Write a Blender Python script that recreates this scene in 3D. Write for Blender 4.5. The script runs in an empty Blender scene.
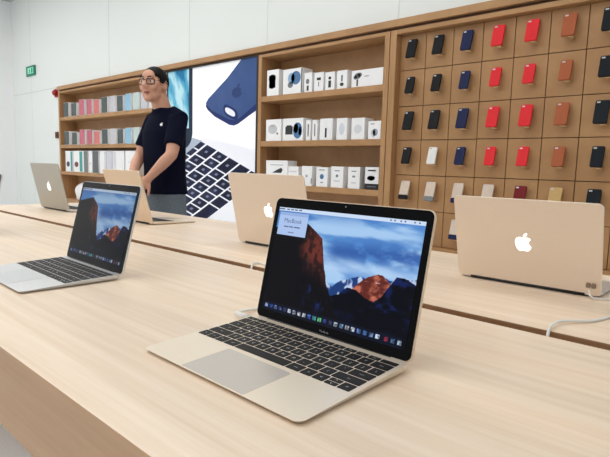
import bpy, bmesh, math, random, re
import numpy as np
from mathutils import Vector, Matrix
from mathutils.geometry import tessellate_polygon
random.seed(7)
S = bpy.context.scene
COL = S.collection
PI = math.pi
T = 0.92            # table top height, floor at 0

# ------------------------------------------------------------------ colour + materials
def lin(c):
    return tuple(((x/255)/12.92 if x/255 <= .04045 else ((x/255+.055)/1.055)**2.4) for x in c)
def nmat(name):
    m = bpy.data.materials.new(name); m.use_nodes = True
    nt = m.node_tree; b = nt.nodes['Principled BSDF']
    return m, nt, b
def plain(name, rgb, rough=.5, metal=0., var=.03, scale=40., spec=.5, emit=None, es=0., bump=0.):
    m, nt, b = nmat(name)
    c = lin(rgb)
    tc = nt.nodes.new('ShaderNodeTexCoord'); n = nt.nodes.new('ShaderNodeTexNoise')
    n.inputs['Scale'].default_value = scale; n.inputs['Detail'].default_value = 3
    nt.links.new(tc.outputs['Object'], n.inputs['Vector'])
    r = nt.nodes.new('ShaderNodeValToRGB')
    r.color_ramp.elements[0].position = .3; r.color_ramp.elements[1].position = .7
    r.color_ramp.elements[0].color = tuple(x*(1-var) for x in c)+(1,)
    r.color_ramp.elements[1].color = tuple(min(1, x*(1+var)) for x in c)+(1,)
    nt.links.new(n.outputs['Fac'], r.inputs['Fac']); nt.links.new(r.outputs['Color'], b.inputs['Base Color'])
    b.inputs['Roughness'].default_value = rough; b.inputs['Metallic'].default_value = metal
    b.inputs['Specular IOR Level'].default_value = spec
    if emit:
        b.inputs['Emission Color'].default_value = lin(emit)+(1,); b.inputs['Emission Strength'].default_value = es
    if bump:
        bp = nt.nodes.new('ShaderNodeBump'); bp.inputs['Strength'].default_value = bump; bp.inputs['Distance'].default_value = .002
        nt.links.new(n.outputs['Fac'], bp.inputs['Height']); nt.links.new(bp.outputs['Normal'], b.inputs['Normal'])
    return m
def wood(name, c0, c1, stretch, rough, band=0., bandscale=(0, 0, 0), spec=.4):
    """grain: noise squeezed across the grain, plus soft broad boards"""
    m, nt, b = nmat(name); N = nt.nodes; L = nt.links
    tc = N.new('ShaderNodeTexCoord')
    mp = N.new('ShaderNodeMapping'); mp.inputs['Scale'].default_value = stretch
    L.new(tc.outputs['Object'], mp.inputs['Vector'])
    n = N.new('ShaderNodeTexNoise'); n.inputs['Scale'].default_value = 1; n.inputs['Detail'].default_value = 6; n.inputs['Roughness'].default_value = .65
    L.new(mp.outputs['Vector'], n.inputs['Vector'])
    r = N.new('ShaderNodeValToRGB'); r.color_ramp.elements[0].position = .32; r.color_ramp.elements[1].position = .68
    r.color_ramp.elements[0].color = lin(c0)+(1,); r.color_ramp.elements[1].color = lin(c1)+(1,)
    L.new(n.outputs['Fac'], r.inputs['Fac'])
    out = r.outputs['Color']
    if band:
        m2 = N.new('ShaderNodeMapping'); m2.inputs['Scale'].default_value = bandscale
        L.new(tc.outputs['Object'], m2.inputs['Vector'])
        n2 = N.new('ShaderNodeTexNoise'); n2.inputs['Scale'].default_value = 1; n2.inputs['Detail'].default_value = 2
        L.new(m2.outputs['Vector'], n2.inputs['Vector'])
        mr = N.new('ShaderNodeMapRange'); mr.inputs['From Min'].default_value = .35; mr.inputs['From Max'].default_value = .65
        mr.inputs['To Min'].default_value = 1-band; mr.inputs['To Max'].default_value = 1+band*.4
        L.new(n2.outputs['Fac'], mr.inputs['Value'])
        mx = N.new('ShaderNodeVectorMath'); mx.operation = 'SCALE'
        L.new(out, mx.inputs[0]); L.new(mr.outputs['Result'], mx.inputs['Scale']); out = mx.outputs['Vector']
    L.new(out, b.inputs['Base Color']); b.inputs['Roughness'].default_value = rough; b.inputs['Specular IOR Level'].default_value = spec
    return m
def vcol(name, emit=1., base=0., rough=.4, spec=.1):
    m, nt, b = nmat(name)
    a = nt.nodes.new('ShaderNodeAttribute'); a.attribute_name = 'Col'
    nt.links.new(a.outputs['Color'], b.inputs['Emission Color']); b.inputs['Emission Strength'].default_value = emit
    if base: nt.links.new(a.outputs['Color'], b.inputs['Base Color'])
    else: b.inputs['Base Color'].default_value = (.004, .004, .005, 1)
    b.inputs['Roughness'].default_value = rough; b.inputs['Specular IOR Level'].default_value = spec
    return m

M = {}
M['wall'] = plain('wall_paint', (238, 243, 241), .7, var=.012, scale=.6)
M['wall_side'] = plain('side_wall_paint', (246, 247, 248), .7, var=.012, scale=.6)
M['ceiling'] = plain('ceiling_paint', (205, 207, 205), .8, var=.01, scale=1)
M['floor'] = plain('terrazzo', (240, 241, 244), .45, var=.07, scale=160)
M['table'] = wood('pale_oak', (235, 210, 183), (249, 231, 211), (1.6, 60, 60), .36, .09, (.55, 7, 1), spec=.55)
M['table_shaded'] = wood('oak_shaded_side', (196, 154, 116), (208, 170, 133), (2.2, 42, 42), .5, .05, (.5, 4.5, 1))  # same oak as the top, with the side shade put into its colour
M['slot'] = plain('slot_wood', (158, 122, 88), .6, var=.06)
M['oak'] = wood('fixture_oak', (172, 129, 86), (192, 149, 103), (3, 30, 3.2), .45, .05, (.8, 2, 3))
M['oak_v'] = wood('fixture_oak_upright', (172, 129, 86), (192, 149, 103), (30, 30, 2.5), .45, .05, (3, 2, .8))
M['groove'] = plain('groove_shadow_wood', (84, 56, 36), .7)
M['white'] = plain('white_card', (248, 249, 250), .45, var=.01)
M['gold'] = plain('gold_aluminium', (246, 233, 214), .36, .4, .01, 300)
M['gold_back'] = plain('gold_aluminium_lid', (232, 212, 188), .4, .5, .01, 300)
M['silver'] = plain('silver_aluminium', (222, 223, 224), .34, .7, .01, 300)
M['silver_back'] = plain('silver_aluminium_lid', (244, 229, 212), .42, .35, .01, 300)
M['grey_back'] = plain('grey_aluminium_lid', (186, 182, 170), .42, .4, .01, 300)
M['trackpad'] = plain('trackpad_glass', (212, 204, 196), .3, .35, .01, 200)
M['trackpad_s'] = plain('trackpad_silver', (214, 216, 219), .3, .4, .01, 200)
M['black_glass'] = plain('black_glass', (9, 9, 11), .12, var=.02, spec=.12)
M['key'] = plain('black_key', (24, 23, 24), .55, var=.04, spec=.3)
M['legend'] = plain('key_legend', (235, 235, 235), .5)
M['black'] = plain('black_plastic', (24, 24, 26), .45)
M['lit_logo'] = plain('lit_logo', (250, 250, 250), .4, emit=(255, 255, 255), es=1.3)
M['mirror_logo'] = plain('polished_logo', (240, 225, 205), .08, 1.)
M['cable'] = plain('white_cable', (238, 236, 232), .4, var=.01)
M['sensor'] = plain('sensor_pad', (150, 128, 110), .5)
M['metal'] = plain('steel', (190, 190, 192), .3, 1.)
M['screen'] = vcol('screen_picture', 1.0, 0, .15)
M['screen_dim'] = vcol('screen_picture_dim', .62, 0, .15)
M['poster'] = vcol('backlit_poster', .2, 1, .4)
M['lamp'] = plain('luminous_panel', (255, 255, 255), .5, emit=(255, 253, 248), es=4.25)
M['sign_green'] = plain('sign_green', (22, 118, 92), .5, emit=(22, 118, 92), es=.12)
M['sign_mint'] = plain('sign_mint', (140, 226, 190), .5, emit=(140, 226, 190), es=.25)
M['red_plastic'] = plain('red_plastic', (170, 34, 36), .4)
M['brown_plastic'] = plain('brown_plastic', (110, 70, 52), .5)
M['text'] = plain('dialog_text', (60, 72, 110), .6, emit=(60, 72, 110), es=.5)
M['text_grey'] = plain('bezel_text', (150, 150, 152), .5)

# ------------------------------------------------------------------ mesh helpers
class MB:
    def __init__(s): s.v = []; s.f = []; s.m = []; s.sm = []
    def add(s, vs, fs, m=0, smooth=False):
        o = len(s.v); s.v += [tuple(v) for v in vs]
        for f in fs: s.f.append([i+o for i in f]); s.m.append(m); s.sm.append(smooth)
        return s
    def box(s, x0, x1, y0, y1, z0, z1, m=0, b=0.):
        """box with chamfered edges (b)"""
        if b <= 0:
            vs = [(x, y, z) for x in (x0, x1) for y in (y0, y1) for z in (z0, z1)]
            return s.add(vs, [(0, 1, 3, 2), (4, 6, 7, 5), (0, 4, 5, 1), (2, 3, 7, 6), (0, 2, 6, 4), (1, 5, 7, 3)], m)
        bm = bmesh.new(); bmesh.ops.create_cube(bm, size=1)
        for v in bm.verts: v.co = Vector(((x0+x1)/2+v.co.x*(x1-x0), (y0+y1)/2+v.co.y*(y1-y0), (z0+z1)/2+v.co.z*(z1-z0)))
        bmesh.ops.bevel(bm, geom=bm.edges[:], offset=b, segments=2, affect='EDGES', profile=.6)
        bm.verts.index_update()
        s.add([v.co for v in bm.verts], [[v.index for v in f.verts] for f in bm.faces], m); bm.free(); return s
    def slab(s, pts, z0, z1, m=0, mtx=None, zf=None, inset=0.):
        """prism over the outline pts; zf(x,y,top) may bend it"""
        n = len(pts)
        lo = [(x, y, zf(x, y, 0) if zf else z0) for x, y in pts]; hi = [(x, y, zf(x, y, 1) if zf else z1) for x, y in pts]
        if inset:
            cx = sum(p[0] for p in pts)/n; cy = sum(p[1] for p in pts)/n
            hx = max(abs(p[0]-cx) for p in pts); hy = max(abs(p[1]-cy) for p in pts)
            lo = [(cx+(x-cx)*(1-inset/hx), cy+(y-cy)*(1-inset/hy), z) for x, y, z in lo]
        vs = [Vector(p) for p in lo+hi]
        if mtx: vs = [mtx @ v for v in vs]
        tris = tessellate_polygon([[Vector((x, y, 0)) for x, y in pts]])
        area = sum(pts[i][0]*pts[(i+1) % n][1]-pts[(i+1) % n][0]*pts[i][1] for i in range(n))
        fs = []
        for t in tris:
            a, b_, c = t
            ar = (pts[b_][0]-pts[a][0])*(pts[c][1]-pts[a][1])-(pts[c][0]-pts[a][0])*(pts[b_][1]-pts[a][1])
            if ar < 0: a, c = c, a
            fs.append((a+n, b_+n, c+n)); fs.append((c, b_, a))
        for i in range(n):
            j = (i+1) % n
            q = (i, j, j+n, i+n)
            fs.append(q if area > 0 else q[::-1])
        return s.add(vs, fs, m)
    def tube(s, pts, r, seg=10, m=0, cap=True):
        """swept tube; r a number or one per point"""
        pts = [Vector(p) for p in pts]; n = len(pts)
        rs = r if isinstance(r, (list, tuple)) else [r]*n
        t0 = (pts[1]-pts[0]).normalized()
        up = Vector((0, 0, 1)) if abs(t0.z) < .9 else Vector((1, 0, 0))
        a = t0.cross(up).normalized(); vs = []
        for i, p in enumerate(pts):
            t = (pts[min(i+1, n-1)]-pts[max(i-1, 0)]).normalized()
            a = (a-t*a.dot(t)).normalized(); b = t.cross(a)
            rr = rs[i] if isinstance(rs[i], (list, tuple)) else (rs[i], rs[i])
            for k in range(seg):
                an = 2*PI*k/seg; vs.append(p+a*math.cos(an)*rr[0]+b*math.sin(an)*rr[1])
        fs = [(i*seg+k, i*seg+(k+1) % seg, (i+1)*seg+(k+1) % seg, (i+1)*seg+k) for i in range(n-1) for k in range(seg)]
        if cap: fs += [tuple(reversed(range(seg))), tuple((n-1)*seg+k for k in range(seg))]
        return s.add(vs, fs, m, True)
    def ell(s, c, r, m=0, rot=None, nu=20, nv=14):
        c = Vector(c); vs = []
        for j in range(nv+1):
            ph = -PI/2+PI*j/nv
            for i in range(nu):
                th = 2*PI*i/nu
                p = Vector((r[0]*math.cos(ph)*math.cos(th), r[1]*math.cos(ph)*math.sin(th), r[2]*math.sin(ph)))
                vs.append(c+(rot @ p if rot else p))
        fs = [(j*nu+i, j*nu+(i+1) % nu, (j+1)*nu+(i+1) % nu, (j+1)*nu+i) for j in range(nv) for i in range(nu)]
        return s.add(vs, fs, m, True)
    def rings(s, rows, m=0, seg=28):
        """closed loft: rows = (cx, cy, z, rx, ry, power)"""
        vs = []
        for (cx, cy, z, rx, ry, pw) in rows:
            for k in range(seg):
                a = 2*PI*k/seg; ca, sa = math.cos(a), math.sin(a)
                vs.append((cx+rx*math.copysign(abs(ca)**pw, ca), cy+ry*math.copysign(abs(sa)**pw, sa), z))
        n = len(rows)
        fs = [(i*seg+k, i*seg+(k+1) % seg, (i+1)*seg+(k+1) % seg, (i+1)*seg+k) for i in range(n-1) for k in range(seg)]
        fs += [tuple(reversed(range(seg))), tuple((n-1)*seg+k for k in range(seg))]
        return s.add(vs, fs, m, True)
    def mesh(s, name, mats):
        me = bpy.data.meshes.new(name); me.from_pydata(s.v, [], s.f)
        for m in (mats if isinstance(mats, (list, tuple)) else [mats]): me.materials.append(m)
        me.polygons.foreach_set('material_index', s.m); me.polygons.foreach_set('use_smooth', s.sm)
        me.update(); return me
    def obj(s, name, mats, parent=None, loc=None):
        o = bpy.data.objects.new(name, s.mesh(name, mats)); COL.objects.link(o)
        if parent: o.parent = parent
        if loc: o.location = loc
        return o
def tag(o, label=None, cat=None, group=None, kind=None):
    for k, v in (('label', label), ('category', cat), ('group', group), ('kind', kind)):
        if v: o[k] = v
    return o
def empty(name, loc, rz=0, label=None, cat=None, group=None):
    o = bpy.data.objects.new(name, None); COL.objects.link(o); o.empty_display_size = .05
    o.location = loc; o.rotation_euler = (0, 0, rz); return tag(o, label, cat, group)
def rrect(x0, x1, y0, y1, r, n=6):
    out = []
    for cx, cy, a in ((x1-r, y0+r, -PI/2), (x1-r, y1-r, 0), (x0+r, y1-r, PI/2), (x0+r, y0+r, PI)):
        for k in range(n+1):
            t = a+PI/2*k/n; out.append((cx+r*math.cos(t), cy+r*math.sin(t)))
    return out
def spline(pts, n=8):
    P = [Vector(p) for p in pts]; P = [2*P[0]-P[1]]+P+[2*P[-1]-P[-2]]; out = []
    for i in range(1, len(P)-2):
        a, b, c, d = P[i-1:i+3]
        for k in range(n):
            t = k/n; out.append(.5*((2*b)+(c-a)*t+(2*a-5*b+4*c-d)*t*t+(3*b-a-3*c+d)*t**3))
    return out+[P[-2]]
# text as mesh
def text_mb(body, size, m=0, at=(0, 0, 0)):
    cu = bpy.data.curves.new('t', 'FONT'); cu.body = body; cu.size = size; cu.align_x = 'CENTER'; cu.align_y = 'CENTER'; cu.resolution_u = 2
    o = bpy.data.objects.new('t', cu); COL.objects.link(o)
    dg = bpy.context.evaluated_depsgraph_get(); me = o.evaluated_get(dg).to_mesh()
    vs = [tuple(Vector(at)+v.co) for v in me.vertices]; fs = [list(p.vertices) for p in me.polygons]
    o.evaluated_get(dg).to_mesh_clear(); bpy.data.objects.remove(o); bpy.data.curves.remove(cu)
    return vs, fs
# the fruit mark on the lids and the shirt
def svg_polys(path, n=6):
    tok = re.findall(r'[MmCcSsLlHhVvZz]|-?\d*\.\d+|-?\d+', path); i = 0; cur = (0, 0); polys = []; poly = []; cmd = ''; last = None
    def num():
        nonlocal i; v = float(tok[i]); i += 1; return v
    while i < len(tok):
        if tok[i].isalpha(): cmd = tok[i]; i += 1
        if cmd in 'Zz':
            if poly: polys.append(poly); poly = []
            continue
        if cmd in 'Mm':
            if poly: polys.append(poly)
            x, y = num(), num()
            if cmd == 'm': x += cur[0]; y += cur[1]
            cur = (x, y); poly = [cur]; continue
        if cmd in 'cs':
            if cmd == 'c': c1 = (cur[0]+num(), cur[1]+num())
            else: c1 = (2*cur[0]-last[0], 2*cur[1]-last[1])
            c2 = (cur[0]+num(), cur[1]+num()); e = (cur[0]+num(), cur[1]+num())
            for k in range(1, n+1):
                t = k/n; u = 1-t
                poly.append(tuple(u**3*cur[q]+3*u*u*t*c1[q]+3*u*t*t*c2[q]+t**3*e[q] for q in (0, 1)))
            last = c2; cur = e
    if poly: polys.append(poly)
    return polys
MARK = svg_polys("M12.152 6.896c-.948 0-2.415-1.078-3.96-1.04-2.04.027-3.91 1.183-4.961 3.014-2.117 3.675-.546 9.103 1.519 12.09 1.013 1.454 2.208 3.09 3.792 3.039 1.52-.065 2.09-.987 3.935-.987 1.831 0 2.35.987 3.96.948 1.637-.026 2.676-1.48 3.676-2.948 1.156-1.688 1.636-3.325 1.662-3.415-.039-.013-3.182-1.221-3.22-4.857-.026-3.04 2.48-4.494 2.597-4.559-1.429-2.09-3.623-2.324-4.39-2.376-2-.156-3.675 1.09-4.61 1.09z M15.53 3.83c.843-1.012 1.4-2.427 1.245-3.83-1.207.052-2.662.805-3.532 1.818-.78.896-1.454 2.338-1.273 3.714 1.338.104 2.715-.688 3.559-1.701z")
def mark(mb, size, mtx, th=.0003, m=0):
    for p in MARK:
        q = [((x-11.7)/24*size, (12-y)/24*size) for x, y in p]
        r = [q[0]]
        for a in q[1:]:
            if abs(a[0]-r[-1][0])+abs(a[1]-r[-1][1]) > size*1e-3: r.append(a)
        if abs(r[0][0]-r[-1][0])+abs(r[0][1]-r[-1][1]) < size*1e-3: r.pop()
        mb.slab(r, 0, th, m, mtx)
    return mb

# ------------------------------------------------------------------ pictures shown on screens and posters (colour per vertex)
def vnoise(x, y, seed=0):
    rs = np.random.RandomState(seed); G = rs.rand(64, 64)
    xi = np.floor(x).astype(int); yi = np.floor(y).astype(int); fx = x-xi; fy = y-yi
    fx = fx*fx*(3-2*fx); fy = fy*fy*(3-2*fy)
    g = lambda a, b: G[a % 64, b % 64]
    return (g(xi, yi)*(1-fx)+g(xi+1, yi)*fx)*(1-fy)+(g(xi, yi+1)*(1-fx)+g(xi+1, yi+1)*fx)*fy
def fbm(x, y, seed=0, o=4):
    s = 0; a = .5; t = 0
    for k in range(o): s = s+a*vnoise(x*2**k, y*2**k, seed+k); t += a; a *= .5
    return s/t
def mixc(c, d, m): m = m[..., None]; return c*(1-m)+d*m
C = lambda *a: np.array(a, float)
def sst(e0, e1, x): t = np.clip((x-e0)/(e1-e0), 0, 1); return t*t*(3-2*t)
def landscape(u, v, dialog=True):
    """mountain valley at dusk: cliff left, snow and a lit peak right"""
    n = fbm(u*3+v*2, v*7, 3); n2 = fbm(u*14, v*14, 9); n3 = fbm(u*40, v*14, 21)
    col = np.zeros(u.shape+(3,))+C(82, 136, 204)
    col = mixc(col, C(176, 210, 244), sst(.40, .64, n)*.9)
    band = np.exp(-((v-(.66+.10*(u-.5)))/.085)**2)*sst(.38, .5, u)
    col = mixc(col, C(52, 92, 164), band*sst(.25, .6, n2)*.9)
    col = mixc(col, C(190, 215, 245), np.exp(-((v-.53)/.06)**2)*.55)
    col = mixc(col, C(60, 104, 176), sst(.85, 1.0, v)*.5*(1-sst(.4, .9, u)))
    # far snow ridge
    ridge = np.interp(u, [.42, .5, .56, .62, .68, .74, .8, .86, .92, 1], [.40, .36, .42, .46, .49, .45, .52, .5, .52, .55])+.03*(fbm(u*30, u*0, 5)-.5)
    m = v < ridge
    snow = mixc(np.zeros(u.shape+(3,))+C(30, 60, 120), C(190, 205, 235), sst(.45, .62, n3))
    col = np.where(m[..., None], snow, col)
    pk = np.interp(u, [.60, .66, .72, .78, .81, .86, .9], [.30, .42, .49, .535, .53, .47, .36])+.02*(n2-.5)
    orange = mixc(np.zeros(u.shape+(3,))+C(96, 40, 34), C(196, 112, 88), sst(.35, .65, fbm(u*22, v*18, 12)))
    orange = mixc(orange, C(225, 215, 225), sst(.62, .7, fbm(u*18+4, v*26, 31))*sst(.36, .5, v))
    col = np.where(((v < pk) & (u > .6))[..., None], orange, col)
    dk = np.interp(u, [.44, .5, .56, .6, .66, .72, .78, .82, .86, .89, .93, 1], [.20, .27, .31, .37, .37, .33, .30, .36, .46, .53, .545, .50])+.03*(n2-.5)
    dark = mixc(np.zeros(u.shape+(3,))+C(4, 6, 16), C(18, 32, 86), sst(.5, .75, n2)*sst(0, .35, v))
    col = np.where((v < dk)[..., None], dark, col)
    edge = np.interp(v, [0, .12, .3, .36, .5, .62, .755, .80, .87, .95], [.70, .56, .485, .46, .425, .40, .377, .33, .25, .2])+.012*(n2-.5)
    cl = mixc(np.zeros(u.shape+(3,))+C(10, 9, 14), C(104, 48, 38), sst(.02, .13, .02+u-.19+.05*(n3-.5))*sst(.36, .62, v+(u-.3)*.6)*(.45+.55*sst(.35, .6, n3)))
    cl = mixc(cl, C(24, 44, 104), sst(.5, .72, fbm(u*26, v*7, 44))*sst(.24, .4, u)*(1-sst(.45, .6, v))*sst(.06, .2, v))
    cm = (u < edge) & (v < .95-.0*u) & (v < np.interp(u, [0, .25, .377, .5], [.80, .872, .755, .7]))
    col = np.where(cm[..., None], cl, col)
    # menu bar, dock
    col = np.where((v > .968)[..., None], C(205, 222, 245), col)
    for k, x in enumerate((.012, .035, .075, .108, .140, .172, .80, .825, .86, .885, .94, .965)):
        col = np.where(((np.abs(u-x) < (.012 if k < 6 else .005)) & (np.abs(v-.984) < .006))[..., None], C(70, 84, 120), col)
    col = np.where(((v < .085) & (v > .0) & (u > .02) & (u < .975))[..., None], col*.8+C(20, 32, 62)*.35, col)
    pal = [(150, 170, 230), (70, 110, 210), (110, 130, 200), (90, 110, 170), (60, 70, 110), (200, 205, 220), (180, 195, 225), (220, 220, 235), (210, 215, 225), (80, 120, 220), (110, 220, 235), (120, 230, 150), (60, 70, 150), (50, 60, 90), (190, 200, 215), (140, 180, 230), (200, 205, 215), (205, 215, 240), (120, 160, 235), (90, 150, 235), (110, 140, 190), (210, 225, 250), (180, 60, 90), (90, 120, 170), (200, 225, 250)]
    for k, c in enumerate(pal):
        x = .035+k*.0382+(.012 if k > 21 else 0)
        m = (np.abs(u-x) < .0115) & (np.abs(v-.046) < .018)
        col = np.where(m[..., None], C(*c)*(.5+.5*sst(.35, .65, fbm(u*70, v*50, k)))[..., None], col)
    if dialog:
        m = (u > .012) & (u < .245) & (v > .735) & (v < .955)
        col = np.where(m[..., None], C(172, 196, 236), col)
        col = np.where((m & (v > .925))[..., None], C(150, 176, 222), col)
    return col
def grid_picture(name, x0, x1, y0, y1, nx, ny, func, mat, parent, mtx):
    u, v = np.meshgrid(np.linspace(0, 1, nx), np.linspace(0, 1, ny))
    rgb = np.clip(func(u, v)/255, 0, 1); rgb = np.where(rgb <= .04045, rgb/12.92, ((rgb+.055)/1.055)**2.4)
    X = x0+(x1-x0)*u; Y = y0+(y1-y0)*v
    vs = [tuple(mtx @ Vector((a, b, 0))) for a, b in zip(X.ravel(), Y.ravel())]
    fs = [(j*nx+i, j*nx+i+1, (j+1)*nx+i+1, (j+1)*nx+i) for j in range(ny-1) for i in range(nx-1)]
    me = bpy.data.meshes.new(name); me.from_pydata(vs, [], fs); me.materials.append(mat)
    a = me.attributes.new('Col', 'FLOAT_COLOR', 'POINT')
    a.data.foreach_set('color', np.concatenate([rgb.reshape(-1, 3), np.ones((nx*ny, 1))], 1).astype(np.float32).ravel())
    me.update(); o = bpy.data.objects.new(name, me); COL.objects.link(o); o.parent = parent
    return o

# ------------------------------------------------------------------ setting
YW = 3.80
fl = MB().box(-11.45, 6, -6, 4.6, -.1, 0).obj('floor', M['floor']); tag(fl, 'pale grey speckled shop floor', 'floor', kind='structure')
CZ = T+3.245
tag(MB().box(-11.45, 6, -6, 4.6, CZ, CZ+.15).obj('ceiling', M['ceiling']), 'plain pale ceiling high above the shop', 'ceiling', kind='structure')
XL, XR = -9.22, -.49         # ends of the oak fixture
FT = T+1.48                  # fixture top
wb = MB()
wb.box(-11.45, XL, YW+.02, 4.5, 0, CZ); wb.box(XL, XR, YW+.02, 4.5, FT, CZ); wb.box(XR, 6, YW+.02, 4.5, 0, CZ); wb.box(XL, XR, 4.3, 4.5, 0, FT)
wall = wb.obj('wall_back', M['wall']); tag(wall, 'white back wall around the oak display fixture', 'wall', kind='structure')
# panel joints of the back wall
for i, x in enumerate((-10.42, -7.45, -5.45, -4.08, -2.49, -.9)):
    z0 = 0 if x < XL else FT+.004
    tag(MB().box(x-.004, x+.004, YW+.017, YW+.021, z0, CZ).obj('trim_%d' % (i+1), plain('joint_%d' % i, (222, 228, 226), .8)), 'fine upright joint in the white wall', 'trim', kind='structure')
tag(MB().box(-11.3, XL, YW+.017, YW+.021, T+1.472, T+1.482).obj('trim_7', plain('joint_h', (214, 219, 217), .8)), 'fine level joint in the white wall', 'trim', kind='structure')
tag(MB().box(-11.45, -11.33, -6, YW+.02, 0, CZ).obj('wall_left', M['wall_side']), 'pale side wall at the far left corner', 'wall', kind='structure')
# ceiling lamps
for i, y in enumerate((-3.6, -1.6, .3, 2.0)):
    for j, x in enumerate((-9.2, -5.4, -1.7, 3.2)):
        if x > 3 and y < 2: continue
        e = empty('ceiling_light', (x, y, CZ), 0, 'long luminous ceiling panel out of the picture above', 'ceiling light', 'luminous ceiling panels')
        MB().box(-1.7, 1.7, -.33, .33, -.05, 0, b=.006).obj('housing', M['white'], e)
        MB().box(-1.62, 1.62, -.28, .28, -.056, -.0505).obj('diffuser', M['lamp'], e)

# ------------------------------------------------------------------ oak fixture along the back wall
hd = empty('wooden_header', (XL, YW, FT-.08), 0, 'long oak header board along the top of the wall fixture', 'header')
MB().box(0, XR-XL, -.02, .4, .022, .08, b=.004).obj('fascia', M['oak'], hd)
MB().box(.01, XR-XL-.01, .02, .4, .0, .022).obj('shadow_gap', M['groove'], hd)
ZB = T-.42                    # underside of the display zone
def shelf_unit(x0, x1, shelves, label, dep=.3):
    e = empty('shelf_unit', (x0, YW, 0), 0, label, 'shelf unit'); w = x1-x0; zt = FT-.081
    for a in (0, w-.05): MB().box(a, a+.05, 0, dep, 0, zt, b=.003).obj('side_panel', M['oak_v'], e)
    MB().box(.05, w-.05, dep-.02, dep, ZB, zt-.03).obj('back_panel', M['oak'], e)
    MB().box(.05, w-.05, 0, dep-.02, zt-.03, zt, b=.003).obj('top_panel', M['oak'], e)
    for z in shelves: MB().box(.05, w-.05, .004, dep-.02, T+z-.055, T+z, b=.003).obj('shelf', M['oak'], e)
    MB().box(.05, w-.05, .012, dep-.02, .08, T+shelves[-1]-.056, b=.003).obj('base_panel', M['oak'], e)
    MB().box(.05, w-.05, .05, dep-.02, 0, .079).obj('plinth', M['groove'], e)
    return e
SH = (.968, .505, .06, -.40)
shelf_unit(XL, -5.99, SH, 'oak shelf unit full of colourful slim boxes at the far left')
shelf_unit(-4.185, -2.552, SH, 'oak shelf unit of white boxes between the poster and the phone case wall')

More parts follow.
